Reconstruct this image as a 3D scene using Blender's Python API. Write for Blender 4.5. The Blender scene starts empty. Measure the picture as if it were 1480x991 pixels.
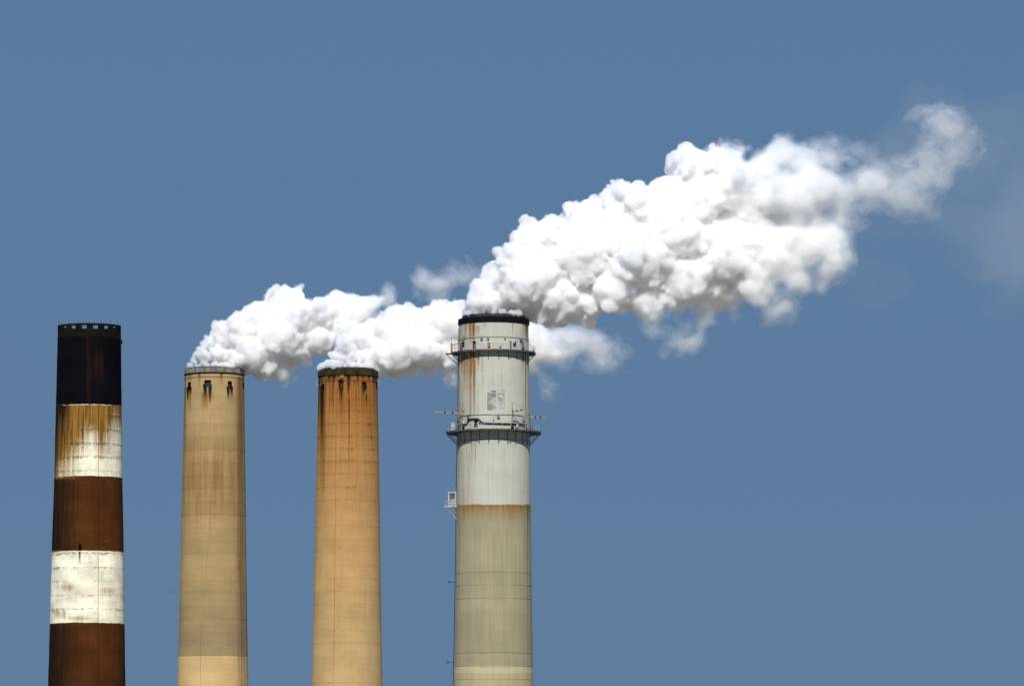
import bpy, bmesh, math, random
import numpy as np
from mathutils import Vector, Matrix

R = math.radians
rng = np.random.default_rng(7)
random.seed(7)
sc = bpy.context.scene
COL = sc.collection

# ------------------------------------------------------------------ camera
F = 8100.0                    # focal length in photograph pixels (1480 wide): a long lens
TILT = R(5.53)
CAMZ = 2.0
cam_data = bpy.data.cameras.new('camera')
cam = bpy.data.objects.new('camera', cam_data)
COL.objects.link(cam)
cam.location = (0, 0, CAMZ)
cam.rotation_euler = (math.pi / 2 + TILT, 0, 0)
cam_data.sensor_width = 36.0
cam_data.lens = 36.0 * F / 1480.0
cam_data.clip_start = 1.0
cam_data.clip_end = 60000.0
sc.camera = cam

# ------------------------------------------------------------------ sky and sun
SUN_EL, SUN_AZ = R(38), R(3)          # azimuth: degrees left of straight behind the camera
world = bpy.data.worlds.new('World')
sc.world = world
world.use_nodes = True
wt = world.node_tree
bg = wt.nodes['Background']
sky = wt.nodes.new('ShaderNodeTexSky')
sky.sky_type = 'NISHITA'
sky.sun_disc = False
sky.sun_elevation = SUN_EL
sky.sun_rotation = math.pi + SUN_AZ
sky.air_density = 1.0
sky.dust_density = 0.0
sky.ozone_density = 1.0
sep = wt.nodes.new('ShaderNodeSeparateColor')
com = wt.nodes.new('ShaderNodeCombineColor')
wt.links.new(sky.outputs[0], sep.inputs[0])
for ch_, (pw, gain) in enumerate(((0.181, 0.785), (0.088, 1.675), (-0.15, 4.78))):   # flattens the sky evenly in all directions
    a_ = wt.nodes.new('ShaderNodeMath')
    a_.operation = 'POWER'
    a_.inputs[1].default_value = pw
    b_ = wt.nodes.new('ShaderNodeMath')
    b_.operation = 'MULTIPLY'
    b_.inputs[1].default_value = gain
    wt.links.new(sep.outputs[ch_], a_.inputs[0])
    wt.links.new(a_.outputs[0], b_.inputs[0])
    wt.links.new(b_.outputs[0], com.inputs[ch_])
wt.links.new(com.outputs[0], bg.inputs[0])
bg.inputs[1].default_value = 0.1

sun_d = bpy.data.lights.new('sun', 'SUN')
sun = bpy.data.objects.new('sun', sun_d)
COL.objects.link(sun)
sun_d.energy = 4.6
sun_d.angle = R(0.53)
sun_d.color = (1.0, 0.975, 0.93)
to_sun = Vector((-math.sin(SUN_AZ) * math.cos(SUN_EL), -math.cos(SUN_AZ) * math.cos(SUN_EL), math.sin(SUN_EL)))
sun.rotation_euler = to_sun.to_track_quat('Z', 'Y').to_euler()
sun.location = (0, 0, 400)

sc.view_settings.view_transform = 'Standard'
sc.view_settings.look = 'None'
sc.view_settings.exposure = 0.0
sc.view_settings.gamma = 1.0
cy = sc.cycles
cy.max_bounces = 44
cy.diffuse_bounces = 3
cy.glossy_bounces = 2
cy.volume_bounces = 44
cy.transparent_max_bounces = 96
cy.volume_step_rate = 1.0
cy.volume_max_steps = 512
cy.use_denoising = True
cy.use_adaptive_sampling = False

# ------------------------------------------------------------------ camera geometry helpers
cT, sT = math.cos(TILT), math.sin(TILT)
def at(px, py, Y):
    u, v = (px - 740) / F, (495.5 - py) / F
    d = (u, cT - v * sT, sT + v * cT)
    s = Y / d[1]
    return Vector((d[0] * s, Y, CAMZ + d[2] * s))
def project(x, y, z):
    z = z - CAMZ
    f = y * cT + z * sT
    up = -y * sT + z * cT
    return 740 + F * x / f, 495.5 - F * up / f

# ------------------------------------------------------------------ object helpers
def mesh_obj(name, verts, faces, mat, parent=None, smooth=True, loc=None):
    me = bpy.data.meshes.new(name)
    me.from_pydata([tuple(v) for v in verts], [], [tuple(f) for f in faces])
    if smooth:
        me.polygons.foreach_set('use_smooth', [True] * len(me.polygons))
    me.materials.append(mat)
    me.update()
    return link(name, me, parent, loc)
def link(name, me, parent=None, loc=None, rotz=0.0):
    o = bpy.data.objects.new(name, me)
    COL.objects.link(o)
    if parent is not None:
        o.parent = parent
    if loc is not None:
        o.location = loc
    o.rotation_euler.z = rotz
    return o
def tag(o, label, cat, group=None):
    o['label'] = label
    o['category'] = cat
    if group:
        o['group'] = group
    return o

class MB:
    """Collects boxes and tubes into one mesh."""
    def __init__(s):
        s.v, s.f = [], []
    def add(s, v, f):
        n = len(s.v)
        s.v += [tuple(p) for p in v]
        s.f += [tuple(i + n for i in q) for q in f]
        return s
    def box(s, c, d, rot=None):
        c = Vector(c)
        pts = []
        for sx in (-1, 1):
            for sy in (-1, 1):
                for sz in (-1, 1):
                    p = Vector((sx * d[0] / 2, sy * d[1] / 2, sz * d[2] / 2))
                    if rot is not None:
                        p = rot @ p
                    pts.append(c + p)
        return s.add(pts, [(0, 1, 3, 2), (4, 6, 7, 5), (0, 4, 5, 1), (2, 3, 7, 6), (0, 2, 6, 4), (1, 5, 7, 3)])
    def tube(s, pts, r, n=6):
        pts = [Vector(p) for p in pts]
        rings = []
        for i, p in enumerate(pts):
            a = pts[max(i - 1, 0)]
            b = pts[min(i + 1, len(pts) - 1)]
            d = (b - a).normalized()
            ref = Vector((0, 0, 1)) if abs(d.z) < 0.9 else Vector((1, 0, 0))
            u = d.cross(ref).normalized()
            w = d.cross(u).normalized()
            rr = r[i] if isinstance(r, (list, tuple)) else r
            rings.append([p + u * rr * math.cos(2 * math.pi * k / n) + w * rr * math.sin(2 * math.pi * k / n) for k in range(n)])
        v = [q for g in rings for q in g]
        f = []
        for i in range(len(rings) - 1):
            for k in range(n):
                a, b = i * n + k, i * n + (k + 1) % n
                f.append((a, b, b + n, a + n))
        f.append(tuple(range(n - 1, -1, -1)))
        f.append(tuple(range(len(v) - n, len(v))))
        return s.add(v, f)
    def build(s, name, mat, parent=None, smooth=False, loc=None):
        return mesh_obj(name, s.v, s.f, mat, parent, smooth, loc)

def cylp(r, th, z):
    """Point at angle th (0 = towards the camera, + = right)."""
    return Vector((r * math.sin(th), -r * math.cos(th), z))

def lathe(profile, n=96, closed=True, th0=0.0, th1=2 * math.pi):
    m = n if abs(th1 - th0 - 2 * math.pi) < 1e-6 else n + 1
    v = []
    for k in range(m):
        th = th0 + (th1 - th0) * k / n
        for r, z in profile:
            v.append(cylp(r, th, z))
    p = len(profile)
    f = []
    rows = p if closed else p - 1
    for k in range(n if m == n else n):
        k2 = (k + 1) % m
        for j in range(rows):
            j2 = (j + 1) % p
            f.append((k * p + j, k2 * p + j, k2 * p + j2, k * p + j2))
    return v, f

# ------------------------------------------------------------------ materials
def new_mat(name):
    m = bpy.data.materials.new(name)
    m.use_nodes = True
    nt = m.node_tree
    b = nt.nodes['Principled BSDF']
    if 'Diffuse Roughness' in b.inputs:
        b.inputs['Diffuse Roughness'].default_value = 0.15
    return m, nt, b
def N(nt, t, **kw):
    n = nt.nodes.new('ShaderNode' + t)
    for k, v in kw.items():
        setattr(n, k, v)
    return n
def noise(nt, vec, scale=(1, 1, 1), s=1.0, detail=4.0, rough=0.55, dist=0.0):
    mp = N(nt, 'Mapping')
    mp.inputs['Scale'].default_value = scale
    nt.links.new(vec, mp.inputs['Vector'])
    n = N(nt, 'TexNoise')
    n.inputs['Scale'].default_value = s
    n.inputs['Detail'].default_value = detail
    n.inputs['Roughness'].default_value = rough
    n.inputs['Distortion'].default_value = dist
    nt.links.new(mp.outputs[0], n.inputs['Vector'])
    return n.outputs['Fac']
def math_(nt, op, a, b=None, c=None, clamp=False):
    n = N(nt, 'Math', operation=op, use_clamp=clamp)
    for i, x in enumerate((a, b, c)):
        if x is None:
            continue
        if isinstance(x, (int, float)):
            n.inputs[i].default_value = x
        else:
            nt.links.new(x, n.inputs[i])
    return n.outputs[0]
def remap(nt, x, a, b, c, d):
    n = N(nt, 'MapRange')
    n.clamp = True
    nt.links.new(x, n.inputs[0])
    for i, v in enumerate((a, b, c, d)):
        n.inputs[i + 1].default_value = v
    return n.outputs[0]
def mix(nt, fac, a, b, blend='MIX'):
    n = N(nt, 'Mix', data_type='RGBA', blend_type=blend)
    for i, x in ((0, fac), (6, a), (7, b)):
        if isinstance(x, (int, float)):
            n.inputs[i].default_value = x
        elif isinstance(x, (tuple, list)):
            n.inputs[i].default_value = (*x[:3], 1)
        else:
            nt.links.new(x, n.inputs[i])
    return n.outputs[2]
def srgb(r, g, b):
    """paint colour from its sunlit look, brought down to a base colour"""
    return tuple(0.77 * ((c / 255) / 12.92 if c <= 10 else (((c / 255) + 0.055) / 1.055) ** 2.4) for c in (r, g, b))

def plain_mat(name, col, rough=0.6, metal=0.0, var=0.25, scale=0.8, rust=None):
    m, nt, b = new_mat(name)
    tc = N(nt, 'TexCoord')
    n1 = noise(nt, tc.outputs['Object'], (1, 1, 0.6), scale, 5, 0.6)
    k = remap(nt, n1, 0.3, 0.7, 1 - var, 1 + var)
    c = mix(nt, 1.0, col, k, 'MULTIPLY')
    if rust:
        n2 = noise(nt, tc.outputs['Object'], (1, 1, 0.3), scale * 1.7, 5, 0.6)
        c = mix(nt, remap(nt, n2, 0.52, 0.68, 0, 1), c, rust)
    nt.links.new(c, b.inputs['Base Color'])
    b.inputs['Roughness'].default_value = rough
    b.inputs['Specular IOR Level'].default_value = 0.08 if rough > 0.7 else 0.35
    b.inputs['Metallic'].default_value = metal
    return m

def shaft_mat(name, bands, rust_col, soot_col, pale_col, streak=0.3, patch=0.2, edge=0.5, bump=0.6, grain=0.16):
    """Concrete shaft: bands = [(z from, colour)], located stains come from the 'stain' attribute."""
    m, nt, b = new_mat(name)
    tc = N(nt, 'TexCoord')
    P = tc.outputs['Object']
    at_ = N(nt, 'Attribute', attribute_name='stain')
    sep = N(nt, 'SeparateColor')
    nt.links.new(at_.outputs['Color'], sep.inputs[0])
    rust, soot, pale, tint = sep.outputs[0], sep.outputs[1], sep.outputs[2], at_.outputs['Alpha']
    xyz = N(nt, 'SeparateXYZ')
    nt.links.new(P, xyz.inputs[0])
    e = noise(nt, P, (1, 1, 1), 0.9, 4, 0.6)
    z = math_(nt, 'MULTIPLY_ADD', math_(nt, 'SUBTRACT', e, 0.5), edge, xyz.outputs[2])
    zf = math_(nt, 'DIVIDE', z, 220.0)
    ramp = N(nt, 'ValToRGB')
    ramp.color_ramp.interpolation = 'CONSTANT'
    el = ramp.color_ramp.elements
    while len(el) > 1:
        el.remove(el[-1])
    el[0].position = 0.0
    el[0].color = (*bands[0][1], 1)
    for zz, cc in bands[1:]:
        q = el.new(zz / 220.0)
        q.color = (*cc, 1)
    nt.links.new(zf, ramp.inputs[0])
    s1 = noise(nt, P, (1, 1, 0.045), 1.1, 5, 0.6)          # run marks
    s2 = noise(nt, P, (1, 1, 0.02), 2.6, 3, 0.6)
    p1 = noise(nt, P, (1, 1, 1.4), 0.13, 5, 0.6)            # cloudy patches
    g1 = noise(nt, P, (1, 1, 1), 2.4, 6, 0.7)               # grain
    h1 = noise(nt, P, (0.10, 0.10, 1), 1.6, 3, 0.6)         # form-board lines
    k = math_(nt, 'MULTIPLY_ADD', math_(nt, 'SUBTRACT', s1, 0.5), streak * 2, 1.0)
    k = math_(nt, 'MULTIPLY_ADD', math_(nt, 'SUBTRACT', s2, 0.5), streak * 0.9, k)
    k = math_(nt, 'MULTIPLY_ADD', math_(nt, 'SUBTRACT', p1, 0.5), patch * 2.2, k)
    k = math_(nt, 'MULTIPLY_ADD', math_(nt, 'SUBTRACT', g1, 0.5), grain * 2, k)
    k = math_(nt, 'MULTIPLY_ADD', math_(nt, 'SUBTRACT', h1, 0.5), grain * 1.4, k)
    k = math_(nt, 'MULTIPLY', k, math_(nt, 'MULTIPLY', tint, 2.0))
    col = mix(nt, 1.0, ramp.outputs[0], k, 'MULTIPLY')
    # stains broken up by the run marks
    br = math_(nt, 'ADD', math_(nt, 'MULTIPLY', s1, 0.75), math_(nt, 'MULTIPLY', g1, 0.45))
    br = math_(nt, 'MULTIPLY_ADD', math_(nt, 'SUBTRACT', br, 0.6), 1.9, 0.58)
    def fac(a, gain=1.0):
        # threshold grows out of the noise as the attribute rises
        d = math_(nt, 'ADD', math_(nt, 'MULTIPLY', a, 1.5), math_(nt, 'SUBTRACT', br, 0.86))
        f = remap(nt, d, -0.05, 0.75, 0.0, 1.0)
        return math_(nt, 'MULTIPLY', f, math_(nt, 'MINIMUM', math_(nt, 'MULTIPLY', a, 3.0), 1.0), clamp=True)
    rc = mix(nt, remap(nt, s2, 0.35, 0.65, 0, 1), rust_col[0], rust_col[1])
    col = mix(nt, fac(pale), col, pale_col)
    col = mix(nt, fac(rust), col, rc)
    col = mix(nt, fac(soot), col, soot_col)
    nt.links.new(col, b.inputs['Base Color'])
    b.inputs['Roughness'].default_value = 0.92
    b.inputs['Specular IOR Level'].default_value = 0.05
    bp = N(nt, 'Bump')
    bp.inputs['Strength'].default_value = bump
    bp.inputs['Distance'].default_value = 0.06
    nt.links.new(math_(nt, 'ADD', g1, math_(nt, 'MULTIPLY', h1, 0.8)), bp.inputs['Height'])
    nt.links.new(bp.outputs[0], b.inputs['Normal'])
    return m

M = {
    'dark':   plain_mat('opening_shade', (0.003, 0.003, 0.003), 0.98, 0, 0.4),  # near-black colour stands in for the shade inside the openings
    'lining': plain_mat('flue_brick', (0.045, 0.035, 0.03), 0.95, 0, 0.4),
    'capblk': plain_mat('black_cap_paint', (0.0035, 0.004, 0.008), 0.8, 0, 0.3),
    'steel':  plain_mat('galvanised_steel', (0.34, 0.36, 0.36), 0.55, 0.3, 0.3, 0.5, (0.14, 0.08, 0.04)),
    'grey':   plain_mat('grey_paint', (0.33, 0.37, 0.42), 0.6, 0, 0.25, 0.8, (0.16, 0.11, 0.07)),
    'deck':   plain_mat('dark_deck_steel', (0.075, 0.07, 0.068), 0.8, 0, 0.4, 0.6, (0.16, 0.085, 0.035)),
    'blue':   plain_mat('blue_grey_steel', (0.10, 0.135, 0.18), 0.6, 0, 0.3),
    'yellow': plain_mat('yellow_boom_paint', (0.33, 0.24, 0.07), 0.8, 0, 0.25, 0.9, (0.22, 0.10, 0.03)),
    'white':  plain_mat('white_cabinet_paint', (0.38, 0.39, 0.37), 0.8, 0, 0.12),
    'rust':   plain_mat('rusty_steel', (0.30, 0.13, 0.05), 0.85, 0, 0.4),
    'black':  plain_mat('black_pipe_rubber', (0.008, 0.008, 0.010), 0.9, 0, 0.2),
    'moss':   plain_mat('sooty_coping_concrete', (0.040, 0.034, 0.015), 0.95, 0, 0.6, 0.35, (0.02, 0.018, 0.014)),
    'galv':   plain_mat('weathered_zinc_sheet', (0.15, 0.147, 0.12), 0.8, 0.0, 0.55, 0.25, (0.10, 0.085, 0.06)),
    'crown':  plain_mat('sooty_crown_concrete', (0.008, 0.0055, 0.003), 0.95, 0, 0.6, 0.5),
}

# ------------------------------------------------------------------ ground
def ground_mat():
    m, nt, b = new_mat('scrub_ground')
    tc = N(nt, 'TexCoord')
    n1 = noise(nt, tc.outputs['Object'], (1, 1, 1), 0.01, 8, 0.65)
    n2 = noise(nt, tc.outputs['Object'], (1, 1, 1), 0.4, 6, 0.65)
    c = mix(nt, remap(nt, n1, 0.42, 0.58, 0, 1), (0.12, 0.125, 0.07), (0.36, 0.33, 0.26))
    c = mix(nt, remap(nt, n2, 0.35, 0.7, 0, 0.6), c, (0.20, 0.185, 0.13))
    nt.links.new(c, b.inputs['Base Color'])
    b.inputs['Roughness'].default_value = 0.95
    return m
gv = []
G = [-25000, -6000, -2000, -600, 0, 600, 2000, 6000, 25000]
for yy in G:
    for xx in G:
        gv.append((xx, yy + 1400, 0))
n = len(G)
gf = [(j * n + i, j * n + i + 1, (j + 1) * n + i + 1, (j + 1) * n + i) for j in range(n - 1) for i in range(n - 1)]
ground = mesh_obj('ground', gv, gf, ground_mat(), smooth=False)
ground['kind'] = 'structure'

# ------------------------------------------------------------------ chimneys
class Chimney:
    def __init__(s, name, label, Y, pcx, rows, cat='chimney'):
        """rows: (photo row, half width in px) of the silhouette, top first."""
        s.Y = Y
        s.cx = at(pcx, rows[0][0], Y).x
        s.root = bpy.data.objects.new(name, None)
        COL.objects.link(s.root)
        s.root.location = (s.cx, Y, 0)
        tag(s.root, label, cat, 'power station chimneys')
        zs, rs = [], []
        for py, hw in rows:
            p = at(740, py, Y)
            k = (Vector((s.cx, Y, p.z)) - Vector((0, 0, CAMZ)))
            depth = k.y * cT + k.z * sT
            zs.append(p.z)
            rs.append(hw * depth / F)
        o = np.argsort(zs)
        s.zs, s.rs = np.array(zs)[o], np.array(rs)[o]
        # carry the taper on to the ground
        slope = (s.rs[0] - s.rs[min(3, len(s.rs) - 1)]) / (s.zs[min(3, len(s.rs) - 1)] - s.zs[0])
        s.zs = np.concatenate([[0.0], s.zs])
        s.rs = np.concatenate([[s.rs[0] + slope * s.zs[1]], s.rs])
        s.top = s.zs[-1]
        s.px = (rs[0] / rows[0][1])             # metres per photo pixel
        s.pcx = pcx
        s.paint = lambda px, py, th, z: {}
    def r(s, z):
        return np.interp(z, s.zs, s.rs)
    def zf(s, py):
        """height of a mark seen on the near face at photo row py"""
        z = 100.0
        for _ in range(4):
            z = at(740, py, s.Y - float(s.r(z))).z
        return z
    def th(s, px, py=None, extra=0.0):
        z = s.zf(700 if py is None else py)
        rr = float(s.r(z)) + extra
        d = s.Y - rr
        for _ in range(3):
            x = at(px, 700 if py is None else py, d).x - s.cx
            t = math.asin(max(-1, min(1, x / rr)))
            d = s.Y - rr * math.cos(t)
        return t
    def surf(s, px, py, extra=0.0):
        """local point on the near face seen at (px, py), pushed out by extra metres"""
        t = s.th(px, py, extra)
        d = s.Y - (float(s.r(s.zf(py))) + extra) * math.cos(t)
        z = at(px, py, d).z
        return cylp(float(s.r(z)) + extra, t, z)

FRONT = list(np.radians(np.arange(-105, 105.01, 1.5)))
BACK = list(np.radians(np.arange(111, 254.9, 6.0)))

def lift(ch, z0, z1, mat, name='concrete_lift', tint=1.0, holes=(), dr=0.0, groove=0.05, depth=0.05, row=0.28, edge_dirt=0.0, zmax_dirt=1e9):
    """One cast ring of the shaft with recessed joints; holes = [(tha, thb, za, zb)]."""
    ths = FRONT + BACK
    for h in holes:
        ths = [t for t in ths if not (h[0] - 0.012 < t < h[1] + 0.012)] + [h[0], h[1]] + list(np.linspace(h[0], h[1], 5)[1:-1])
    ths = np.array(sorted(ths))
    zs = list(np.linspace(z0 + groove, z1 - groove, max(2, int((z1 - z0) / row) + 1)))
    zs = sorted(set(zs + [z0 + groove + 0.03, z1 - groove - 0.03]))
    for h in holes:
        zs = [z for z in zs if abs(z - h[2]) > 0.06 and abs(z - h[3]) > 0.06] + [h[2], h[3]]
    zs = np.array(sorted(zs))
    zz = np.concatenate([[z0], [z0 + groove * 0.6], zs, [z1 - groove * 0.6], [z1]])
    dd = np.concatenate([[-depth], [-depth], np.zeros(len(zs)), [-depth], [-depth]]) + dr
    dd[2] -= 0.0
    T, Z = np.meshgrid(ths, zz)
    RR = ch.r(Z) + dd[:, None]
    X, Yy = RR * np.sin(T), -RR * np.cos(T)
    nr, nc = T.shape
    verts = np.stack([X, Yy, Z], -1).reshape(-1, 3)
    idx = np.arange(nr * nc).reshape(nr, nc)
    a = idx[:-1, :]
    b = idx[1:, :]
    a2, b2 = np.roll(a, -1, 1), np.roll(b, -1, 1)
    faces = np.stack([a, a2, b2, b], -1)
    keep = np.ones(faces.shape[:2], bool)
    tm = T[:-1, :] + (np.roll(T[:-1, :], -1, 1) - T[:-1, :]) / 2
    zm = (Z[:-1, :] + Z[1:, :]) / 2
    for h in holes:
        keep &= ~((tm > h[0]) & (tm < h[1]) & (zm > h[2]) & (zm < h[3]))
    faces = faces[keep]
    o = mesh_obj(name, verts.tolist(), faces.tolist(), mat, ch.root)
    px, py = project(ch.cx + X, ch.Y - np.abs(np.cos(T)) * RR, Z)
    st = np.zeros((nr, nc, 4), np.float32)
    d = ch.paint(px, py, T, Z)
    for i, key in enumerate(('rust', 'soot', 'pale')):
        if key in d:
            st[..., i] = np.clip(d[key], 0, 1)
    edge_dirt *= random.uniform(0.35, 1.15)
    if edge_dirt:
        w = sum(np.sin(T * kk + ph) for kk, ph in zip((5, 9, 14, 23, 31, 47, 66), rng.uniform(0, 6.28, 7)))
        w = np.clip(0.45 + w * 0.28, 0, 1.25)
        w = w * (Z < zmax_dirt)
        e = (np.exp(-((Z - z0) / 0.20) ** 2) + np.exp(-((z1 - Z) / 0.45) ** 2)) * w
        st[..., 0] = np.clip(st[..., 0] + edge_dirt * e, 0, 1)
    st[..., 3] = 0.5 * tint * d.get('tint', 1.0)
    at_ = o.data.attributes.new('stain', 'FLOAT_COLOR', 'POINT')
    at_.data.foreach_set('color', st.reshape(-1))
    return o

def streaks(px, py, items):
    """items: (x, y0, y1, half width top, half width bottom, strength)"""
    out = np.zeros_like(px)
    for x, y0, y1, w0, w1, s in items:
        t = (py - y0) / (y1 - y0)
        w = w0 + (w1 - w0) * np.clip(t, 0, 1)
        v = s * np.exp(-np.abs((px - x) / w) ** 2.6) * np.clip(1.02 - np.clip(t, 0, 1), 0, 1) ** 0.8
        v *= np.clip((py - y0) / 1.2 + 0.5, 0, 1) * (t < 1)
        out = np.maximum(out, v)
    return out

def opening(ch, h, deep=2.6, name='vent_opening'):
    """Recess behind a hole in the shaft: jambs, sill, head and a dark back."""
    t0, t1, z0, z1 = h
    zc = (z0 + z1) / 2
    r0, r1 = float(ch.r(zc)) - 0.003, float(ch.r(zc)) - deep
    v = [cylp(r, t, z) for r in (r0, r1) for t in (t0, t1) for z in (z0, z1)]
    f = [(4, 6, 7, 5), (0, 4, 5, 1), (2, 3, 7, 6), (0, 2, 6, 4), (1, 5, 7, 3)]
    return mesh_obj(name, v, f, M['dark'], ch.root, smooth=False)

def lower_shaft(ch, z1, mat):
    return lift(ch, 0.0, z1, mat, 'lower_shaft', row=4.0)

def lining(ch, z0, z1, inset=0.7):
    v, f = lathe([(float(ch.r(z1)) - inset, z0), (float(ch.r(z1)) - inset, z1)], 64, closed=False)
    f = [q[::-1] for q in f]
    # floor of soot deep inside
    nn = len(v)
    return mesh_obj('flue_lining', v, f, M['lining'], ch.root)

def ring(ch, name, mat, r0, r1, z0, z1, n=120, parent=None, bev=0.03):
    pr = [(r0, z0), (r1 - bev, z0), (r1, z0 + bev), (r1, z1 - bev), (r1 - bev, z1), (r0, z1)]
    v, f = lathe(pr, n)
    return mesh_obj(name, v, f, mat, parent or ch.root, smooth=False)

def hoop(ch, name, mat, r, z, tube=0.06, n=120, parent=None):
    pr = [(r + tube * math.cos(a), z + tube * math.sin(a)) for a in np.linspace(0, 2 * math.pi, 7)[:-1]]
    v, f = lathe(pr, n)
    return mesh_obj(name, v, f, mat, parent or ch.root)

def conduit(ch, name, px_top, y0, y1, mat, off=0.12, rad=0.07, px_bot=None):
    mb = MB()
    th = ch.th(px_top, y0)
    z0, z1 = ch.zf(y0), max(ch.zf(y1), 0.0)
    pts = [cylp(float(ch.r(z)) + off, th, z) for z in np.linspace(z0, z1, 24)]
    mb.tube(pts, rad, 6)
    return mb.build(name, mat, ch.root, True)

# ---- chimney with brown and white bands (left)
C1 = Chimney('banded_chimney', 'sooty chimney with black top and brown and white bands, no smoke', 1548, 129.2,
             [(470, 45.5), (585, 47.4), (691, 49.2), (780, 51.6), (900, 53.9), (991, 55.8)])
def paint1(px, py, T, Z):
    u = (px - 79) / 99.0
    v = (py - 585) / 106.0
    tab = np.array([[1, 1, .95, .85, .85, .9, .7], [1, 1, .9, .8, .8, .9, .5], [1, .95, .85, .65, .35, .75, .22], [.95, .8, .65, .4, .18, .5, .18],
                    [.8, .6, .36, .16, .10, .22, .14], [.7, .5, .32, .14, .08, .16, .12]])
    rows_, cols_ = np.array([592, 610, 630, 650, 670, 688.0]), np.array([0, .10, .27, .42, .54, .70, .92])
    ri = np.clip(np.interp(py, rows_, np.arange(6)), 0, 4.999)
    cj = np.clip(np.interp(u, cols_, np.arange(7)), 0, 5.999)
    r0_, c0_ = ri.astype(int), cj.astype(int)
    fr_, fc_ = ri - r0_, cj - c0_
    b1 = (tab[r0_, c0_] * (1 - fc_) + tab[r0_, c0_ + 1] * fc_) * (1 - fr_) + (tab[r0_ + 1, c0_] * (1 - fc_) + tab[r0_ + 1, c0_ + 1] * fc_) * fr_
    b1 = b1 * 0.95 * ((v > -0.08) & (v < 1.03))
    rust = b1
    band2 = (py > 792) & (py < 902)
    r2 = 0.12 + 0.34 * np.exp(-((px - 97) / 16.0) ** 2 - ((py - 848) / 7.0) ** 2) \
        + 0.30 * np.exp(-((px - 155) / 14.0) ** 2 - ((py - 853) / 6) ** 2) \
        + 0.34 * np.exp(-((px - 86) / 12.0) ** 2 - ((py - 886) / 7) ** 2) + 0.32 * np.exp(-((px - 110) / 16.0) ** 2 - ((py - 893) / 4.5) ** 2) \
        + 0.25 * np.clip((88 - px) / 16, 0, 1) * np.clip(1 - (py - 795) / 50, 0, 1) + 0.20 * np.exp(-((py - 797.5) / 2.2) ** 2)
    rust = np.where(band2, r2, rust)
    soot = streaks(px, py, [(115.3, 797, 822, 1.4, .8, .95)])
    # the soot of the black cap runs down the left of the first white band
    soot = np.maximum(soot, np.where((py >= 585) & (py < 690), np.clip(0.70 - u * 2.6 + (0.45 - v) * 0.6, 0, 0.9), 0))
    brown = ((py > 691) & (py <= 795)) | (py > 901)
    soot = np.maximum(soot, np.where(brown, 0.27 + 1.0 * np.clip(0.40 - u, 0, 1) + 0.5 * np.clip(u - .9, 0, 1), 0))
    soot = np.maximum(soot, np.where(brown, streaks(px, py, [(101, 692, 800, 2, 2, .5), (150, 692, 790, 5, 3, .42)]), 0))
    rust = np.where(py < 585, 0.0, rust)
    pale = np.where(py < 585, 0.36 * np.exp(-((px - 143) / 9.0) ** 2) * np.exp(-((py - 528) / 30.0) ** 2) + 0.30 * np.exp(-((px - 128) / 5.0) ** 2), 0)
    return {'rust': rust, 'soot': soot, 'pale': pale}
C1.paint = paint1
zz = C1.zf
CREAM = srgb(255, 250, 224)
BROWN = srgb(87, 50, 21)
mat1 = shaft_mat('banded_paint', [(0, BROWN), (zz(901), CREAM), (zz(796), BROWN), (zz(691), CREAM), (zz(585.5), (0.0030, 0.0026, 0.0042))],
                 (srgb(100, 64, 20), srgb(172, 130, 62)), (0.014, 0.008, 0.004), (0.045, 0.014, 0.012), streak=0.32, patch=0.62, edge=0.5, grain=0.32)
joints1 = [487, 503, 522, 541.5, 561, 580.5, 600, 620, 640, 659.5, 680, 699.5, 719, 738.5, 759, 779.5, 799, 819, 839, 859, 879, 899, 919.5, 939.5, 960, 981, 1001]
hole1 = (C1.th(113.4, 790), C1.th(117.4, 790), zz(795.5), zz(786.0))
for a, b in zip(joints1[:-1], joints1[1:]):
    hs = [hole1] if (zz(b) < hole1[2] < zz(a)) else []
    lift(C1, zz(b), zz(a), mat1, tint=1 + random.uniform(-.07, .07), holes=hs, dr=random.uniform(-.02, .02), edge_dirt=0.0 if b < 586 else (0.5 if 585 < b < 692 else (0.34 if 796 < b < 902 else 0.2)), groove=0.05, depth=0.015, zmax_dirt=zz(586.5))
opening(C1, hole1)
lower_shaft(C1, zz(1001), mat1)
# crown with square through-openings
def crown(ch, y0, y1, r_out, thick, centers, half, ya, yb, mat):
    z1, z0 = zz(y0), zz(y1)
    za, zb = zz(yb), zz(ya)
    ths = []
    for c in centers:
        ths += [c - half, c - half / 3, c + half / 3, c + half]
    ths = np.array(sorted(ths))
    nseg = len(ths)
    zs = [z0, za, zb, z1]
    rows = []
    V, Fc = [], []
    for r in (r_out, r_out - thick):
        for z in zs:
            for t in ths:
                V.append(cylp(r, t, z))
    def id_(s, j, k):
        return s * 4 * nseg + j * nseg + (k % nseg)
    for k in range(nseg):
        hole = k % 4 != 3
        for j in range(3):
            if j == 1 and hole:
                continue
            Fc.append((id_(0, j, k), id_(0, j, k + 1), id_(0, j + 1, k + 1), id_(0, j + 1, k)))
            Fc.append((id_(1, j, k), id_(1, j + 1, k), id_(1, j + 1, k + 1), id_(1, j, k + 1)))
        if hole:
            Fc.append((id_(0, 1, k), id_(0, 1, k + 1), id_(1, 1, k + 1), id_(1, 1, k)))
            Fc.append((id_(0, 2, k), id_(1, 2, k), id_(1, 2, k + 1), id_(0, 2, k + 1)))
        if k % 4 == 0:
            Fc.append((id_(0, 1, k), id_(1, 1, k), id_(1, 2, k), id_(0, 2, k)))
        if k % 4 == 3:
            Fc.append((id_(0, 1, k), id_(0, 2, k), id_(1, 2, k), id_(1, 1, k)))
        Fc.append((id_(0, 3, k), id_(0, 3, k + 1), id_(1, 3, k + 1), id_(1, 3, k)))
    return mesh_obj('crown_parapet', V, Fc, mat, ch.root, smooth=False)
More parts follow.
